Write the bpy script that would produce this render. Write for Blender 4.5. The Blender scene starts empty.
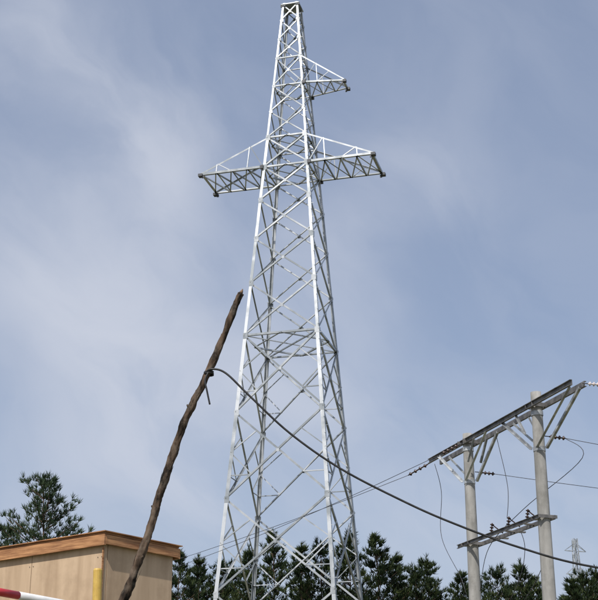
import bpy, math, random
from mathutils import Vector, Matrix, noise
random.seed(7)
scene=bpy.context.scene
scene.view_settings.view_transform='Standard'
try: scene.view_settings.look='None'
except: pass
scene.view_settings.exposure=0
R=math.radians

# ---------------------------------------------------------------- helpers
class MB:
    def __init__(s): s.v=[];s.f=[];s.m=[]
    def add(s,vs,fs,mi=0):
        o=len(s.v); s.v+= [tuple(v) for v in vs]; s.f+=[tuple(i+o for i in f) for f in fs]; s.m+=[mi]*len(fs)
    def obj(s,name,mats,smooth=False,parent=None,loc=None):
        me=bpy.data.meshes.new(name); me.from_pydata(s.v,[],s.f)
        for m in mats: me.materials.append(m)
        me.polygons.foreach_set('material_index',s.m)
        if smooth: me.polygons.foreach_set('use_smooth',[True]*len(s.f))
        me.update()
        ob=bpy.data.objects.new(name,me); scene.collection.objects.link(ob)
        if parent: ob.parent=parent
        if loc: ob.location=loc
        return ob
def empty(name,loc=(0,0,0),rz=0):
    e=bpy.data.objects.new(name,None); scene.collection.objects.link(e); e.location=loc; e.rotation_euler=(0,0,rz); return e
def frame(d,ref):
    d=d.normalized(); a=(ref-d*ref.dot(d))
    if a.length<1e-4: a=Vector((1,0,0))-d*d.x
    if a.length<1e-4: a=Vector((0,1,0))-d*d.y
    a.normalize(); return d,a,d.cross(a)
def prism(mb,p0,p1,prof,ref,mi=0):
    p0=Vector(p0);p1=Vector(p1); d,a,b=frame(p1-p0,Vector(ref)); n=len(prof)
    vs=[p+a*x+b*y for p in (p0,p1) for x,y in prof]
    fs=[(i,(i+1)%n,(i+1)%n+n,i+n) for i in range(n)]+[tuple(range(n-1,-1,-1)),tuple(range(n,2*n))]
    mb.add(vs,fs,mi)
def Lb(mb,p0,p1,w,refa,refb,t=None,mi=0):
    t=t or max(w*.12,.008)
    p0=Vector(p0);p1=Vector(p1);d,a,b=frame(p1-p0,Vector(refa))
    sg=-1 if b.dot(Vector(refb))<0 else 1
    prism(mb,p0,p1,[(0,0),(w,0),(w,sg*t),(t,sg*t),(t,sg*w),(0,sg*w)],refa,mi)
def box(mb,c,sx,sy,sz,ux=(1,0,0),uy=(0,1,0),uz=(0,0,1),mi=0):
    c=Vector(c);ux=Vector(ux);uy=Vector(uy);uz=Vector(uz)
    vs=[c+ux*sx*i/2+uy*sy*j/2+uz*sz*k/2 for i in(-1,1) for j in(-1,1) for k in(-1,1)]
    mb.add(vs,[(0,1,3,2),(4,6,7,5),(0,4,5,1),(2,3,7,6),(0,2,6,4),(1,5,7,3)],mi)
def rect(w,h): return [(-w/2,-h/2),(w/2,-h/2),(w/2,h/2),(-w/2,h/2)]
def tube(mb,pts,rad,n=8,mi=0,jit=0):
    pts=[Vector(p) for p in pts]; ref=Vector((.3,.8,.2)); N=len(pts); vs=[]
    for i,p in enumerate(pts):
        d=pts[min(i+1,N-1)]-pts[max(i-1,0)]; d,a,b=frame(d,ref); ref=a
        r=rad[i] if isinstance(rad,(list,tuple)) else rad
        for k in range(n):
            an=2*math.pi*k/n; rr=r
            if jit: 
                q=Vector((math.cos(an)*2,math.sin(an)*2,i*.22)); rr=r*(1+jit*noise.noise(q)+jit*.6*noise.noise(q*2.9))
            vs.append(p+a*math.cos(an)*rr+b*math.sin(an)*rr)
    fs=[(i*n+k,i*n+(k+1)%n,(i+1)*n+(k+1)%n,(i+1)*n+k) for i in range(N-1) for k in range(n)]
    fs+=[tuple(range(n-1,-1,-1)),tuple((N-1)*n+k for k in range(n))]
    mb.add(vs,fs,mi)
def smoothpts(pts,sub=8):
    pts=[Vector(p) for p in pts]; out=[]
    for i in range(len(pts)-1):
        p0=pts[max(i-1,0)];p1=pts[i];p2=pts[i+1];p3=pts[min(i+2,len(pts)-1)]
        for s in range(sub):
            t=s/sub; out.append(.5*((2*p1)+(p2-p0)*t+(2*p0-5*p1+4*p2-p3)*t*t+(3*p1-p0-3*p2+p3)*t**3))
    out.append(pts[-1]); return out
def sag(p0,p1,s,n=16):
    p0=Vector(p0);p1=Vector(p1)
    return [p0.lerp(p1,i/n)-Vector((0,0,s*4*(i/n)*(1-i/n))) for i in range(n+1)]

def mat(name,c1,c2,scale=5,rough=.7,metal=0,bump=0,stretch=(1,1,1),detail=6,lo=.35,hi=.65,spec=.5,stain=None,bd=.02,island=0):
    m=bpy.data.materials.new(name);m.use_nodes=True;nt=m.node_tree;N=nt.nodes;L=nt.links
    b=N['Principled BSDF'];b.inputs['Roughness'].default_value=rough;b.inputs['Metallic'].default_value=metal
    b.inputs['Specular IOR Level'].default_value=spec
    tc=N.new('ShaderNodeTexCoord');mp=N.new('ShaderNodeMapping');mp.inputs['Scale'].default_value=stretch
    L.new(tc.outputs['Object'],mp.inputs[0])
    nz=N.new('ShaderNodeTexNoise');nz.inputs['Scale'].default_value=scale;nz.inputs['Detail'].default_value=detail
    L.new(mp.outputs[0],nz.inputs['Vector'])
    cr=N.new('ShaderNodeValToRGB');cr.color_ramp.elements[0].position=lo;cr.color_ramp.elements[1].position=hi
    cr.color_ramp.elements[0].color=(*c1,1);cr.color_ramp.elements[1].color=(*c2,1)
    src=nz.outputs['Fac']
    if island:
        g=N.new('ShaderNodeNewGeometry'); ma=N.new('ShaderNodeMath');ma.operation='MULTIPLY_ADD';L.new(g.outputs['Random Per Island'],ma.inputs[0]);ma.inputs[1].default_value=island
        sb=N.new('ShaderNodeMath');sb.operation='SUBTRACT';L.new(src,sb.inputs[0]);sb.inputs[1].default_value=island/2;L.new(sb.outputs[0],ma.inputs[2]);src=ma.outputs[0]
    L.new(src,cr.inputs[0]);colr=cr.outputs[0]
    if stain:
        sc,amt,col=stain
        n2=N.new('ShaderNodeTexNoise');n2.inputs['Scale'].default_value=sc;n2.inputs['Detail'].default_value=8;n2.inputs['Roughness'].default_value=.7
        L.new(tc.outputs['Object'],n2.inputs['Vector'])
        r2=N.new('ShaderNodeMapRange');L.new(n2.outputs['Fac'],r2.inputs[0]);r2.inputs[1].default_value=.48;r2.inputs[2].default_value=.72;r2.inputs[4].default_value=amt
        mx=N.new('ShaderNodeMixRGB');L.new(r2.outputs[0],mx.inputs[0]);L.new(colr,mx.inputs[1]);mx.inputs[2].default_value=(*col,1);colr=mx.outputs[0]
    L.new(colr,b.inputs['Base Color'])
    if bump:
        bp=N.new('ShaderNodeBump');bp.inputs['Strength'].default_value=bump;bp.inputs['Distance'].default_value=bd
        L.new(nz.outputs['Fac'],bp.inputs['Height']);L.new(bp.outputs[0],b.inputs['Normal'])
    return m
steel=mat('galvanised_steel',(.28,.305,.32),(.56,.58,.595),1.3,.40,.5,island=.35)
darksteel=mat('dark_plate_steel',(.05,.055,.06),(.10,.10,.11),6,.5,.3)
weath=mat('weathered_channel_steel',(.07,.07,.075),(.24,.23,.22),6,.6,.3,lo=.3,hi=.7)
braceM=mat('galvanised_bracket',(.25,.26,.27),(.55,.57,.58),5,.5,.4,island=.3)
conc=mat('pole_concrete',(.23,.225,.21),(.40,.39,.37),6,.85,0,.5,(1,1,.25),9,.3,.7,stain=(2.3,.65,(.14,.135,.12)))
concb=mat('footing_concrete',(.28,.27,.25),(.40,.39,.36),4,.9,0,.3)
bark=mat('rough_bark',(.012,.009,.007),(.14,.095,.066),30,.92,0,1.0,(1,1,.22),10,.36,.66,.2,stain=(12,.65,(.21,.175,.14)),bd=.012)
cutw=mat('broken_wood',(.14,.08,.05),(.28,.18,.11),40,.9,0,.4,(1,1,.2))
rubber=mat('black_cable',(.012,.012,.013),(.03,.03,.032),20,.5)
ply=mat('plywood_panel',(.40,.28,.18),(.63,.47,.32),7,.78,0,.2,(1,1,.12),10,.25,.75,.3,stain=(2.2,.6,(.33,.23,.15)),bd=.004)
trim=mat('fascia_timber',(.22,.09,.035),(.56,.29,.13),6,.7,0,.3,(.6,.6,7),8,.3,.7,stain=(4,.4,(.18,.09,.05)))
yellow=mat('yellow_paint',(.50,.32,.06),(.66,.45,.11),8,.5,stain=(9,.6,(.30,.19,.08)))
red=mat('red_paint',(.50,.02,.03),(.60,.04,.05),8,.45)
white=mat('white_paint',(.66,.66,.66),(.80,.80,.80),8,.45)
porc=mat('porcelain',(.50,.40,.38),(.72,.68,.66),5,.25)
brownp=mat('brown_insulator',(.03,.015,.012),(.07,.04,.03),5,.25)
trunkM=mat('pine_trunk_bark',(.05,.033,.022),(.14,.09,.06),9,.9,0,.6,(1,1,.4))
wireM=mat('bare_conductor',(.03,.03,.035),(.07,.07,.08),5,.6)
stone=mat('rubble_plinth',(.16,.15,.13),(.34,.32,.28),3,.9,0,.6)
ground=mat('ground_soil_and_grass',(.055,.075,.025),(.20,.16,.10),.35,.95,0,.5,detail=10,lo=.4,hi=.62)
def leafmat(name,c1,c2,c3):
    m=bpy.data.materials.new(name);m.use_nodes=True;nt=m.node_tree;N=nt.nodes;L=nt.links
    b=N['Principled BSDF'];b.inputs['Roughness'].default_value=.65;b.inputs['Specular IOR Level'].default_value=.15
    g=N.new('ShaderNodeNewGeometry');tc=N.new('ShaderNodeTexCoord')
    nz=N.new('ShaderNodeTexNoise');nz.inputs['Scale'].default_value=.9;nz.inputs['Detail'].default_value=4;L.new(tc.outputs['Object'],nz.inputs['Vector'])
    ad=N.new('ShaderNodeMath');ad.operation='MULTIPLY_ADD';L.new(g.outputs['Random Per Island'],ad.inputs[0]);ad.inputs[1].default_value=.45;
    L.new(nz.outputs['Fac'],ad.inputs[2])
    cr=N.new('ShaderNodeValToRGB');e=cr.color_ramp.elements;e[0].position=.45;e[0].color=(*c1,1);e[1].position=1.0;e[1].color=(*c3,1)
    k=e.new(.76);k.color=(*c2,1)
    L.new(ad.outputs[0],cr.inputs[0]);L.new(cr.outputs[0],b.inputs['Base Color'])
    L.new(b.outputs[0],N['Material Output'].inputs['Surface'])
    return m
needle=leafmat('pine_needles',(.011,.021,.010),(.026,.044,.017),(.080,.100,.034))
needle2=leafmat('pine_needles_blue',(.018,.034,.018),(.036,.060,.029),(.08,.105,.045))

# ---------------------------------------------------------------- ground
mb=MB(); n=60; S=3000
cs=[-S+2*S*i/n for i in range(n+1)]
vs=[(x,y+500,0 if math.hypot(x,y+500)<250 else 3*noise.noise(Vector((x/400,y/400,0)))-1) for y in cs for x in cs]
mb.add(vs,[(j*(n+1)+i,j*(n+1)+i+1,(j+1)*(n+1)+i+1,(j+1)*(n+1)+i) for j in range(n) for i in range(n)])
mb.obj('ground',[ground],True)

# ---------------------------------------------------------------- lattice tower
def side(z): 
    return 8.0-.1447*z if z<35.2 else 2.9-.153*(z-35.2)
def corner(z,i):
    h=side(z)/2; sx,sy=[(-1,-1),(1,-1),(1,1),(-1,1)][i%4]; return Vector((sx*h,sy*h,z))
tw=empty('electricity_pylon',(-.42,70,0),R(-15.5))
legs=MB();brc=MB();arm=MB();pl=MB();plates=MB()
Z=[0.3,5.6,10.9,15.9,20.7,25.2,28.4,31.2,33.7,35.9,37.9,39.7,41.5,43.5,44.9,46.3,47.5]
for i in range(4):
    c=corner(10,i); ax=Vector((-c.x,0,0)).normalized(); ay=Vector((0,-c.y,0)).normalized()
    for a,b in zip(Z[:-1],Z[1:]):
        w=.20 if a<25 else (.17 if a<37 else .13)
        Lb(legs,corner(a,i),corner(b,i),w,ax,ay,t=.022)
        c0=corner(b,i)
        box(pl,c0+ax*.12+Vector((0,-ay.y*.012,0)),.26 if b<38 else .16,.014,.34 if b<38 else .2)
        box(pl,c0+ay*.12+Vector((-ax.x*.012,0,0)),.014,.26 if b<38 else .16,.34 if b<38 else .2)
    if i in(1,3):
        z=3
        while z<47:
            p=corner(z,i); dd=-(ax if int(z/.45)%2 else ay); box(pl,p+dd*.08,.16 if dd.x else .02,.16 if dd.y else .02,.02); z+=.45
for f in range(4):
    n_in=[Vector((0,1,0)),Vector((-1,0,0)),Vector((0,-1,0)),Vector((1,0,0))][f]
    for k,(a,b) in enumerate(zip(Z[:-1],Z[1:])):
        A0,A1,B0,B1=corner(a,f),corner(a,f+1),corner(b,f),corner(b,f+1)
        o=n_in*.03; w=.105 if a<25 else (.09 if a<36 else .07)
        up=Vector((0,0,1))
        Lb(brc,A0+o,B1+o,w,up,n_in); Lb(brc,A1+o*2.2,B0+o*2.2,w,up,n_in)
        wa=(A1-A0).length; wb=(B1-B0).length; t=wa/(wa+wb)
        X=A0.lerp(B1,t)
        box(pl,X+o,.16 if f%2==0 else .02,.02 if f%2==0 else .16,.16)
        if min(abs(b-q) for q in (25.2,35.9,37.9,41.5,43.5,47.5))<.1:
            Lb(brc,B0+o,B1+o,w*1.1,up,n_in)
        if b<=25.3:
            wr=.06
            for (P,Q,E) in ((A0,B0,B1),(A1,B1,B0)):
                D1=P.lerp(E,t*.5); Lb(brc,P.lerp(Q,t)+o*1.4,D1+o*1.4,wr,up,n_in); Lb(brc,P.lerp(Q,t*.5)+o*1.4,D1+o*1.4,wr,up,n_in)
            for (P,Q,E) in ((B0,A0,A1),(B1,A1,A0)):
                D1=P.lerp(E,(1-t)*.5); Lb(brc,P.lerp(Q,1-t)+o*1.4,D1+o*1.4,wr,up,n_in)
for z in (25.2,35.9,37.9,41.5):
    c=[corner(z,i) for i in range(4)]; m=[(c[i]+c[(i+1)%4])/2 for i in range(4)]
    for i in range(4): Lb(brc,m[i],m[(i+1)%4],.09,(0,0,1),c[i]*-1)
    if z<40: Lb(brc,c[0],c[2],.07,(0,0,1),(1,0,0)); Lb(brc,c[1],c[3],.07,(0,0,1),(1,0,0))
box(pl,(0,0,47.5),1.15,1.15,.07)
for sx in(-1,1):
    box(plates,(sx*.5,-.5,47.42),.22,.10,.16); 
def make_arm(sx,L,zb,zt,tipw,nb,w,zl=0,dk=.26):
    hb=side(zb)/2; ht=side(zt)/2
    for sy in(-1,1):
        rb=Vector((sx*hb,sy*hb,zb)); rt=Vector((sx*ht,sy*ht,zt)); tp=Vector((sx*L,sy*tipw/2,zb+zl)); tpt=tp+Vector((0,0,.14))
        Lb(arm,rb,tp,w*1.15,(0,0,1),(0,-sy,0)); Lb(arm,rt,tpt,w*.8,(0,0,-1),(0,-sy,0))
        for k in range(1,nb):
            P=rb.lerp(tp,k/nb); Q=rt.lerp(tpt,k/nb); Pp=rb.lerp(tp,(k-1)/nb)
            if k%2: Lb(arm,P,Q,w*.45,(sx,0,0),(0,-sy,0))
            if k%2 or nb<4: Lb(arm,Q,Pp,w*.45,(0,0,1),(0,-sy,0))
        box(plates,tp+Vector((sx*.02,0,-.03)),dk,dk*1.15,.16)
        box(plates,tp+Vector((-sx*.12,0,-.13)),dk*.5,.05,.16)
        box(plates,rb+Vector((sx*.05,sy*.05,0)),.20,.14,.22)
    def P(k,sy):
        return Vector((sx*hb,sy*hb,zb)).lerp(Vector((sx*L,sy*tipw/2,zb+zl)),k/nb)
    for k in range(nb):
        Lb(arm,P(k+1,-1),P(k+1,1),w*.7 if k<nb-1 else w*1.3,(0,0,1),(-sx,0,0))
        s=-1 if k%2 else 1
        Lb(arm,P(k,s),P(k+1,-s),w*.6,(0,0,1),(sx,0,0))
        Lb(arm,P(k,-s)+Vector((0,0,.03)),P(k+1,s)+Vector((0,0,.03)),w*.6,(0,0,1),(sx,0,0))
make_arm(1,5.25,35.9,37.9,2.75,4,.12)
make_arm(-1,5.25,35.9,37.9,2.75,4,.12)
make_arm(1,3.4,41.5,43.5,1.0,3,.09,0,.2)
legs.obj('legs',[steel],parent=tw); brc.obj('bracing',[steel],parent=tw); arm.obj('crossarms',[steel],parent=tw)
pl.obj('gusset_plates_and_step_bolts',[steel],parent=tw); plates.obj('hanger_plates',[darksteel],parent=tw)
ft=MB()
for i in range(4):
    c=corner(0,i); prism(ft,(c.x,c.y,-.5),(c.x,c.y,.35),rect(1.1,1.1),(1,0,0))
ft.obj('footings',[concb],parent=tw)

# far pylon
fp=empty('electricity_pylon',(54.0,255,0),R(20))
q=MB(); H=47.5
def c2(z,i):
    h=(5.0*(1-z/H)**1.3+.7)/2; sx,sy=[(-1,-1),(1,-1),(1,1),(-1,1)][i%4]; return Vector((sx*h,sy*h,z))
zz=[0,7,13,18,22.5,26.5,30,33,36,39,42,45,47.5]
for a,b in zip(zz[:-1],zz[1:]):
    for i in range(4):
        Lb(q,c2(a,i),c2(b,i),.16,(1,0,0),(0,1,0)); Lb(q,c2(a,i),c2(b,i+1),.09,(0,0,1),(0,1,0)); Lb(q,c2(a,i+1),c2(b,i),.09,(0,0,1),(0,1,0))
for z in(36,40.5,45):
    for sx in(-1,1):
        for sy in(-1,1):
            h=(c2(z,1).x)
            Lb(q,(sx*h,sy*h,z),(sx*2.4,0,z),.1,(0,0,1),(0,1,0)); Lb(q,(sx*h*.9,sy*h*.9,z+1.3),(sx*2.4,0,z),.08,(0,0,1),(0,1,0))
q.obj('lattice_frame',[steel],parent=fp)

# ---------------------------------------------------------------- H-frame distribution poles
hf=empty('utility_pole_frame',(0.04,0,0))
PL=Vector((4.17,31.6,0)); PR=Vector((5.32,28.3,0))
dirA=(PR-PL).normalized(); perp=Vector((-dirA.y,dirA.x,0)); up=Vector((0,0,1))
if perp.x<0: perp=-perp
cp=MB()
for P,h in((PL,9.90),(PR,10.0)):
    nseg=24; tube(cp,[P+up*(h*i/nseg) for i in range(nseg+1)],[.185-.065*i/nseg for i in range(nseg+1)],20)
cp.obj('concrete_poles',[conc],True,parent=hf)
st=MB();br=MB();ins=MB();bl=MB();wr=MB()
eL=Vector((3.54,33.65,9.68)); eR=Vector((5.90,26.5,9.68))
cprof=[(0,-.06),(.055,-.06),(.055,-.048),(.012,-.048),(.012,.048),(.055,.048),(.055,.06),(0,.06)]
for s in(-1,1):
    o=perp*s*.145
    prism(st,eL+o,eR+o,cprof,perp*s)
for P in(PL,PR):
    for s in(-1,1): box(st,P+up*9.68+dirA*s*.15,.02,.42,.09,dirA,perp,up)
    for z in(8.68,9.50):
        tube(br,[P+up*(z-.05),P+up*(z+.05)],.138,20)
for P in(PL,PR):
    for s,l in((-1,1.40),(1,1.30)):
        for q2 in(-1,1):
            if P is PR and s==1: continue
            Lb(br,P+up*8.68+perp*q2*.13+dirA*s*.1,P+up*9.62+dirA*s*l+perp*q2*.13,.06,up,perp*q2)
for q2 in(-1,1):
    Lb(br,PR+up*8.68+perp*.1*q2+dirA*.12,eR-up*.07-dirA*.15+perp*q2*.1,.06,up,perp*q2)
for P,s in((PR,-1),(PL,1)):
    for q2 in(-1,1):
        Lb(br,P+up*9.62+dirA*s*.7+perp*q2*.15,P+up*9.1+dirA*s*.32+perp*q2*.15,.05,up,perp*q2)
zL=7.15
for s in(-1,1):
    prism(st,PL+up*zL-dirA*.45+perp*s*.17,PR+up*zL+dirA*.15+perp*s*.17,[(0,-.045),(.04,-.045),(.04,-.035),(.01,-.035),(.01,.035),(.04,.035),(.04,.045),(0,.045)],perp*s)
for P in(PL,PR):
    for s in(-1,1): box(st,P+up*zL+dirA*s*.17,.02,.46,.07,dirA,perp,up)
def insul(mb,p0,p1,r=.055,nd=5,mi=0):
    p0=Vector(p0);p1=Vector(p1);pts=[];rad=[]
    for i in range(nd):
        for t,k in((0,.35),(.35,.4),(.45,1),(.62,.9),(.7,.35)):
            pts.append(p0.lerp(p1,(i+t)/nd)); rad.append(r*k)
    pts.append(p1);rad.append(r*.3); tube(mb,pts,rad,12,mi)
for t in(.28,.52,.78):
    B=PL.lerp(PR,t)+up*zL
    insul(bl,B+up*.05,B+up*.34+perp*.05,.05,4)
    tube(bl,[B+up*.30+perp*.05,B+perp*.32+up*.12],.014,8)
    box(st,B+perp*.2,.07,.5,.03,dirA,perp,up)
def string(a,dirv,L=.45,r=.06,m=bl):
    a=Vector(a);d=Vector(dirv).normalized(); insul(m,a+d*.12,a+d*(.12+L),r,4); tube(wr,[a,a+d*.14],.012,6)
    return a+d*(.12+L)
far=[Vector((30,36,8.8)),Vector((30,37.5,8.6)),Vector((30,39,8.2))]
s1=string(PR+perp*.15+up*9.0,(1,.3,-.03),.4,.05); tube(wr,sag(s1,far[0],.6),.008,6)
s2=string(PL+perp*.16+up*8.95,(1,.25,-.05),.4,.05); tube(wr,sag(s2,far[1],.5),.008,6)
s3=string(eR+perp*.1,(1,.1,-.05),.34,.05,ins); tube(wr,sag(s3,far[2]+up*1.8,.4),.008,6)
s4=string(eL-perp*.1+up*-.02,(-1,.8,-.42),.65,.05); tube(wr,sag(s4,(-22,66,9.5),1.0),.008,6)
s5=string(PL-perp*.16+up*9.65,(-1,.8,-.38),.5,.05); tube(wr,sag(s5,(-20.5,66,9.2),1.2),.008,6)
tube(wr,smoothpts([s1,s1+Vector((.3,-.2,-.5)),PR+Vector((-.3,.8,-2.0))+up*9.5,PL+Vector((.25,-1.0,-2.1))+up*9.0,PL+Vector((.1,-.2,6.0))]),.008,6)
tube(wr,smoothpts([eL+up*-.05,eL+Vector((.15,0,-.8)),eL+Vector((.1,-.1,-2.0)),PL+Vector((-.3,0,6.3)),PL+Vector((-.14,0,5.6))]),.008,6)
tube(wr,smoothpts([PL.lerp(PR,.52)+up*7.45,PL.lerp(PR,.5)+up*8.2+perp*.1,PL.lerp(PR,.45)+up*9.3,PL.lerp(PR,.42)+up*9.6]),.008,6)
for t in(.52,.78):
    B=PL.lerp(PR,t)+up*(zL+.1)+perp*.3
    tube(wr,smoothpts([B,B+Vector((.1,0,-.5)),B+Vector((-.1,.2,-1.3)),PL+Vector((.17,0,5.2-t))]),.008,6)
st.obj('channel_beams',[weath],parent=hf);br.obj('braces',[braceM],parent=hf);ins.obj('porcelain_insulators',[porc],True,parent=hf)
bl.obj('dark_insulators',[brownp],True,parent=hf);wr.obj('wires',[wireM],True,parent=hf)

# ---------------------------------------------------------------- leaning stick + cable
wp=empty('wooden_prop_pole',(0,0,0))
m=MB()
base=[(-1.90,6.9,-.1),(-1.66,6.93,.55),(-1.40,6.95,1.25),(-1.13,6.98,1.95),(-.925,7,2.534),(-.835,7,2.826),(-.750,7,3.125),(-.632,7,3.517),(-.502,7,3.81),(-.335,7,4.27)]
pts=smoothpts(base,24); N=len(pts)
pts=[p+Vector((noise.noise(p*3.1),noise.noise(p*2.3+Vector((5,0,0))),0))*.008+Vector((noise.noise(p*11),noise.noise(p*12),0))*.004 for p in pts]
rad=[.0265-.0085*i/N for i in range(N)]
rad=[r*(1+.13*noise.noise(Vector((0,i*.22,0)))+(.20 if i%47==7 else (.12 if i%47 in(6,8) else 0))) for i,r in enumerate(rad)]
tube(m,pts,rad,20,0,.34)
tip=pts[-1]
tube(m,[tip,tip+Vector((.006,.0,.015)),tip+Vector((.011,0,.028))],[.012,.008,.002],7,1)
tube(m,[tip+Vector((-.008,0,-.01)),tip+Vector((-.004,0,.014))],[.008,.002],6,0)
for t,d in((.35,(-.06,-.03,.04)),(.52,(.05,-.03,.05)),(.63,(-.045,0,.04)),(.72,(.05,-.01,.05)),(.80,(-.04,-.02,.045)),(.93,(.03,-.02,.03))):
    p=pts[int(t*N)]; d=Vector(d)*.45; tube(m,[p,p+d*.8,p+d*1.15],[.011,.008,.004],7)
rs=random.Random(4)
for _ in range(46):
    i=rs.randrange(int(N*.25),N-6); p=pts[i]; an=rs.uniform(0,6.28); ax_=(pts[i+1]-pts[i]).normalized(); dd,a_,b_=frame(ax_,Vector((1,0,0)))
    o_=a_*math.cos(an)+b_*math.sin(an); s_=dd.cross(o_); r_=rad[i]*.98; l_=rs.uniform(.03,.09); w_=rs.uniform(.003,.006)
    q0=p+o_*r_; q1=q0+dd*l_+o_*rs.uniform(.001,.006)
    m.add([q0-s_*w_,q0+s_*w_,q1+s_*w_*.4,q1-s_*w_*.4,q0-s_*w_-o_*.003,q0+s_*w_-o_*.003],[(0,1,2,3),(5,4,3,2),(0,3,4),(1,5,2)],0)
m.obj('trunk',[bark,cutw],True,parent=wp)
cb=empty('overhead_cable',(0,0,0))
c=MB()
cpts=[(-.53,6.985,3.785),(-.49,6.968,3.805),(-.41,6.966,3.78),(-.274,6.96,3.645),(-.05,6.97,3.435),(.225,6.98,3.24),(.549,7,3.072),(.816,7,2.95),(1.186,7,2.812),(1.596,7,2.705),(2.4,7,2.60),(3.3,7,2.62)]
tube(c,smoothpts(cpts,8),.0059,8)
pk=Vector((-.508,7,3.79))
loop=[pk+Vector((math.cos(a)*.025,math.sin(a)*.025,.009*a/6.28-.01)) for a in [i*.5 for i in range(26)]]
tube(c,loop,.005,6)
tube(c,smoothpts([pk+Vector((0,-.026,-.0)),pk+Vector((-.018,-.03,-.05)),pk+Vector((-.006,-.032,-.11)),pk+Vector((.012,-.03,-.19))]),.0052,8)
c.obj('cable',[rubber],True,parent=cb)
ep=MB(); tube(ep,smoothpts([(3.33,7,-.1),(3.31,7,1),(3.34,7,2),(3.31,7,2.8)]),.05,12,0,.15); ep.obj('timber_post',[bark],True)

# ---------------------------------------------------------------- hut
hut=empty('wooden_hut',(0,0,0))
C=Vector((-2.09,14.0,0)); u=Vector((-.791,.611,0)); w=Vector((.611,.791,0)); LU=4.6; LW=1.08
zt=4.155; zb=1.35; ov=.045
wl=MB(); th=.05
def wall(o,d,L,nrm):
    n=max(1,round(L/1.2)); pw=L/n
    for i in range(n):
        cc=o+d*(pw*(i+.5))-nrm*(th/2+random.uniform(0,.004))
        box(wl,cc+up*((zb+zt-.02)/2),pw-.008,th,zt-zb-.02,d,nrm,up)
wall(C,u,LU,-w)
wall(C+w*(th+.005),w,LW-th-.01,-u)
wall(C+w*LW,u,LU,w)
wall(C+u*LU+w*(th+.005),w,LW-2*th-.01,u)
wl.obj('walls',[ply],parent=hut)
nl=MB()
for i in range(0,5):
    for k in range(8):
        for dx in(-.03,.03):
            p=C+u*(1.15*i+dx+ (0 if i else .06))-w*.003+up*(zb+.2+k*.34); box(nl,p,.008,.004,.008,u,w,up)
nl.obj('nail_heads',[darksteel],parent=hut)
tr=MB()
cc=C+u*LU/2+w*LW/2
box(tr,cc+up*(zt+.018),LU+2*ov,LW+2*ov,.02,u,w,up)
box(tr,C+u*LU/2-w*ov+up*(zt-.055),LU+2*ov+.02,.025,.115,u,w,up)
box(tr,C+u*LU/2+w*(LW+ov)+up*(zt-.055),LU+2*ov+.02,.025,.115,u,w,up)
box(tr,C-u*ov+w*LW/2+up*(zt-.050),.025,LW+2*ov-.026,.10,u,w,up)
box(tr,C+u*(LU+ov)+w*LW/2+up*(zt-.055),.025,LW+2*ov-.026,.115,u,w,up)
box(tr,cc+up*(zt+.034),LU+2*ov+.06,LW+2*ov+.06,.010,u,w,up)
box(tr,C-w*.012+up*((zb+zt)/2-.08),.012,.02,zt-zb-.1,u,w,up)
tr.obj('roof_and_fascia',[trim],parent=hut)
dr=MB()
box(dr,C+u*2.6-w*.02+up*(zb+1.0),.85,.04,2.0,u,w,up); box(dr,C+u*2.95-w*.06+up*(zb+1.0),.03,.06,.12,u,w,up,1)
dr.obj('door',[trim,darksteel],parent=hut)
pp=MB(); box(pp,cc+up*(zb/2-.05),LU+.3,LW+.3,zb+.1-.004,u,w,up); pp.obj('stone_plinth',[stone],parent=hut)

# ---------------------------------------------------------------- height barrier
hb=empty('height_limit_barrier',(0,0,0))
y=MB(); a=Vector((-1.815,12,0)); b=Vector((-4.25,7.7,0))
for p in(a,b):
    tube(y,[p-up*.1,p+up*2.4,p+up*3.47+Vector((-.025,0,0)),p+up*3.485+Vector((-.025,0,0))],[.042,.042,.042,.034],16); box(y,p+up*.01,.25,.25,.02)
y.obj('posts',[yellow],parent=hb)
bar=MB(); d=(b-a).normalized(); A0=a+up*3.10; L=(b-a).length
off=Vector((d.y,-d.x,0))*-.07
k=0
cuts=[0.05,1.17,1.60]+[1.60+.48*i for i in range(1,9)]
for s,e in zip(cuts[:-1],cuts[1:]):
    tube(bar,[A0+off+d*s,A0+off+d*(min(e,L))],.033,14,1 if k%2==0 else 0); k+=1
    if e>L: break
bar.obj('striped_bar',[red,white],True,parent=hb)

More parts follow.
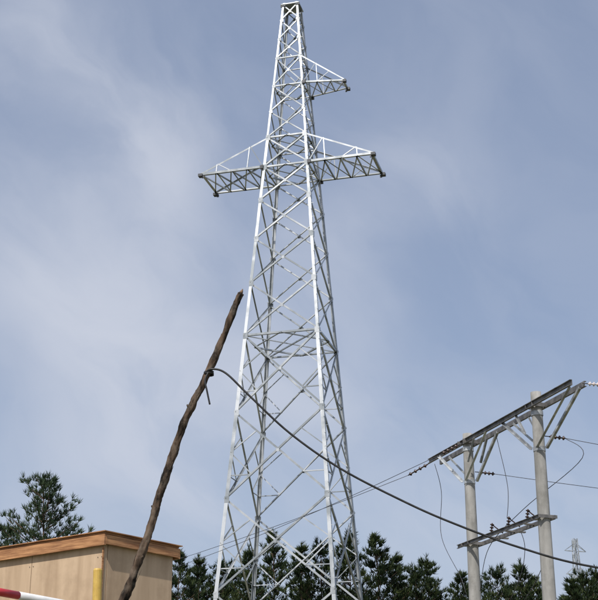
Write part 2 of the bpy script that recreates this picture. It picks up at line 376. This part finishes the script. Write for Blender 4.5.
# ---------------------------------------------------------------- pines
def pine(name,H,crown0,rmax,nwh,nbr,ntuft,tl,twd,ntri,nm,seed,power=.75,spr=.15):
    rd=random.Random(seed); mb=MB()
    lean=Vector((rd.uniform(-.02,.02),rd.uniform(-.02,.02),1))
    tp=[lean*(H*i/14)+Vector((noise.noise(Vector((i*.4,seed,0))),noise.noise(Vector((i*.4,seed,5))),0))*.012*H*(i/14) for i in range(15)]
    tube(mb,tp,[max(.012*H*(1-i/14)**.9,.012) for i in range(15)],9,1)
    def tuft(p,d):
        for _ in range(ntri):
            e=(d*1.0+Vector((rd.gauss(0,.55),rd.gauss(0,.55),rd.gauss(.3,.45)))).normalized()
            l=tl*rd.uniform(.6,1.25); s=e.cross(Vector((rd.gauss(0,1),rd.gauss(0,1),rd.gauss(0,1)))).normalized()*twd
            b0=p+e*l*.05
            mb.add([b0-s*.5,b0+s*.5,p+e*l*.5+s*.6,p+e*l,p+e*l*.5-s*.6],[(0,1,2,3,4)],0)
    for i in range(nwh):
        t=(i+rd.uniform(-.3,.3))/nwh; t=min(max(t,0),.985); z=crown0*H+(1-crown0)*H*t
        k=z/H*14; k0=min(int(k),13); c=tp[k0].lerp(tp[k0+1],k-k0)
        rl=rmax*((1-t)**power)*(.55+.45*min(1,t*4))+.12
        for j in range(nbr):
            if rd.random()<.16: continue
            an=2*math.pi*(j+rd.random())/nbr; L=rl*rd.uniform(.45,1.3)
            el=.15+.5*t+rd.uniform(-.15,.2)
            d=Vector((math.cos(an)*math.cos(el),math.sin(an)*math.cos(el),math.sin(el)))
            e=c+d*L; e.z+=.12*L; mid=c.lerp(e,.5); mid.z-=.05*L
            tube(mb,[c,mid,e],[.0022*H*(1-t)+.012,.0015*H*(1-t)+.009,.006],4,1)
            nt=max(2,int(ntuft*(.35+L/rmax)))
            for q in range(nt):
                s=.2+.8*(rd.random()**.6); p=c.lerp(e,s)+Vector((rd.gauss(0,1),rd.gauss(0,1),rd.gauss(.1,.6)))*L*spr
                dd=(d*.8+up*.6).normalized(); tuft(p,dd)
            tuft(e,(d*.6+up*.9).normalized())
    for q in range(4): tuft(tp[-1]-up*tl*.45*q,up)
    return mb.obj(name,[nm,trunkM])
t1=pine('pine_tree',8.35,.2,2.45,28,7,17,.16,.011,11,needle2,3,.75); t1.location=(-5.85,30,0)
t2=pine('pine_tree',7.5,.2,2.2,26,7,16,.16,.011,11,needle2,11,.75); t2.location=(-7.05,31.5,0)
tl=empty('pine_tree_line',(0,0,0))
var=[]
for s in range(4):
    o=pine('pine_variant',15.0,.3,[3.0,2.7,3.4,3.0][s],23,7,11,.36,.030,10,needle,20+s,[.80,.92,.72,.85][s],.12); var.append(o)
used=set()
def place(x,y,h,vi):
    if vi not in used: o=var[vi]; used.add(vi)
    else:
        o=bpy.data.objects.new('pine',var[vi].data); scene.collection.objects.link(o)
    o.name='pine'; o.parent=tl; o.location=(x,y,-.1); o.rotation_euler=(0,0,random.uniform(0,6.28)); s=h/15; o.scale=(s*random.uniform(.9,1.15),)*2+(s,)
front=[(-7.4,15.2),(-6.2,15.6),(-5,15.0),(-3.4,15.8),(-1.5,17.3),(.2,15.6),(1.7,15.8),(3.3,16.8),(4.8,16.2),(6.1,15.3),(7.2,14.6),(8.4,15.5),(9.8,14.3),(11,14.2),(12.4,14.5),(13.7,15.0),(15.0,14.2),(16.6,13.9),(18.1,14.4),(19.4,14.9)]
for i,(x,h) in enumerate(front): place(x,82+random.uniform(-3,3),h,i%4)
x=-70
while x<75:
    if x<-9 or x>20.5: place(x,83+random.uniform(-4,4),random.uniform(12.5,14.5),random.randrange(4))
    place(x+1,89+random.uniform(-2,2),random.uniform(13.8,15.6),random.randrange(4))
    x+=2.3

# ---------------------------------------------------------------- light & sky
sun_az_v=Vector((-.30,-.75,0)).normalized(); el=R(50)
sv=Vector((sun_az_v.x*math.cos(el),sun_az_v.y*math.cos(el),math.sin(el)))
sd=bpy.data.lights.new('sun','SUN'); sd.energy=4.0; sd.angle=R(.5); sd.color=(1,.955,.89)
so=bpy.data.objects.new('sun',sd); scene.collection.objects.link(so); so.rotation_euler=sv.to_track_quat('Z','Y').to_euler(); so.location=(0,0,60)
wd=bpy.data.worlds.new('World'); scene.world=wd; wd.use_nodes=True; nt=wd.node_tree; N=nt.nodes; Lk=nt.links; N.clear()
out=N.new('ShaderNodeOutputWorld'); bg=N.new('ShaderNodeBackground'); bg.inputs[1].default_value=.12
sk=N.new('ShaderNodeTexSky'); sk.sky_type='NISHITA'; sk.sun_disc=False; sk.sun_elevation=el; sk.sun_rotation=math.atan2(sv.x,sv.y)
sk.air_density=1.0; sk.dust_density=2.0; sk.ozone_density=1.6
tc=N.new('ShaderNodeTexCoord'); D=tc.outputs['Generated']
def M(op,a,b=None,c=None,clamp=False):
    n=N.new('ShaderNodeMath'); n.operation=op; n.use_clamp=clamp
    for i,x in enumerate((a,b,c)):
        if x is None: continue
        if isinstance(x,(int,float)): n.inputs[i].default_value=x
        else: Lk.new(x,n.inputs[i])
    return n.outputs[0]
def blob(v,s,wt):
    v=Vector(v).normalized(); n=N.new('ShaderNodeVectorMath'); n.operation='DOT_PRODUCT'; Lk.new(wv,n.inputs[0]); n.inputs[1].default_value=v
    x=M('SUBTRACT',n.outputs['Value'],1.0); x=M('MULTIPLY',x,1/(1-math.cos(R(s)))); return M('MULTIPLY',M('EXPONENT',x),wt)
nw=N.new('ShaderNodeTexNoise'); nw.inputs['Scale'].default_value=7; nw.inputs['Detail'].default_value=6; Lk.new(D,nw.inputs['Vector'])
vs_=N.new('ShaderNodeVectorMath'); vs_.operation='SUBTRACT'; Lk.new(nw.outputs['Color'],vs_.inputs[0]); vs_.inputs[1].default_value=(.5,.5,.5)
vm=N.new('ShaderNodeVectorMath'); vm.operation='SCALE'; Lk.new(vs_.outputs[0],vm.inputs[0]); vm.inputs['Scale'].default_value=.12
va=N.new('ShaderNodeVectorMath'); va.operation='ADD'; Lk.new(D,va.inputs[0]); Lk.new(vm.outputs[0],va.inputs[1])
vn=N.new('ShaderNodeVectorMath'); vn.operation='NORMALIZE'; Lk.new(va.outputs[0],vn.inputs[0]); wv=vn.outputs[0]
bl_=[((-.25,1,.62),2.2,.65),((-.20,1,.585),2.0,.65),((-.15,1,.55),1.9,.65),((-.115,1,.51),1.9,.7),((-.22,1,.42),3.8,.65),((-.18,1,.37),4.0,.65),((-.13,1,.32),4.2,.75),((-.08,1,.26),4.4,.75),
 ((-.13,1,.44),3.2,.45),((.03,1,.40),2.2,.3),((.065,1,.44),2.0,.32),((.10,1,.49),2.2,.3),((.05,1,.15),7,.5),((.2,1,.18),5,.4),((.0,1,.30),3,.3),((-.2,1,.2),4,.3),
 ((-.8,.6,.5),20,.6),((.9,.3,.5),18,.5),((.2,-1,.6),25,.5)]
tot=None
for v,s,wt in bl_:
    o=blob(v,s,wt); tot=o if tot is None else M('ADD',tot,o)
mp=N.new('ShaderNodeMapping'); mp.vector_type='TEXTURE'; Lk.new(wv,mp.inputs[0]); mp.inputs['Rotation'].default_value=(0,R(42),0); mp.inputs['Scale'].default_value=(.5,.4,.22)
nz=N.new('ShaderNodeTexNoise'); nz.inputs['Scale'].default_value=2.4; nz.inputs['Detail'].default_value=11; nz.inputs['Roughness'].default_value=.54; nz.inputs['Distortion'].default_value=.5
Lk.new(mp.outputs[0],nz.inputs['Vector'])
mr=N.new('ShaderNodeMapRange'); mr.interpolation_type='SMOOTHSTEP'; Lk.new(nz.outputs['Fac'],mr.inputs[0]); mr.inputs[1].default_value=.30; mr.inputs[2].default_value=.70
fac=M('MULTIPLY',tot,M('MULTIPLY_ADD',mr.outputs[0],.62,.34))
fac=M('ADD',fac,M('MULTIPLY',mr.outputs[0],.14)); fac=M('SUBTRACT',1.0,M('EXPONENT',M('MULTIPLY',fac,-1.25)))
hz=N.new('ShaderNodeMixRGB'); hz.inputs[0].default_value=.5; Lk.new(sk.outputs[0],hz.inputs[1]); hz.inputs[2].default_value=(3.1,3.65,5.0,1)
mx=N.new('ShaderNodeMixRGB'); Lk.new(fac,mx.inputs[0]); Lk.new(hz.outputs[0],mx.inputs[1]); mx.inputs[2].default_value=(5.2,5.5,6.3,1)
Lk.new(mx.outputs[0],bg.inputs[0]); Lk.new(bg.outputs[0],out.inputs[0])

# ---------------------------------------------------------------- camera
cd=bpy.data.cameras.new('camera'); cd.sensor_width=36; cd.sensor_fit='HORIZONTAL'; cd.lens=36*1300/598; cd.clip_end=6000; cd.clip_start=.1
co=bpy.data.objects.new('camera',cd); scene.collection.objects.link(co); co.location=(0,0,1.6); co.rotation_euler=(R(90+20.6),0,0); scene.camera=co
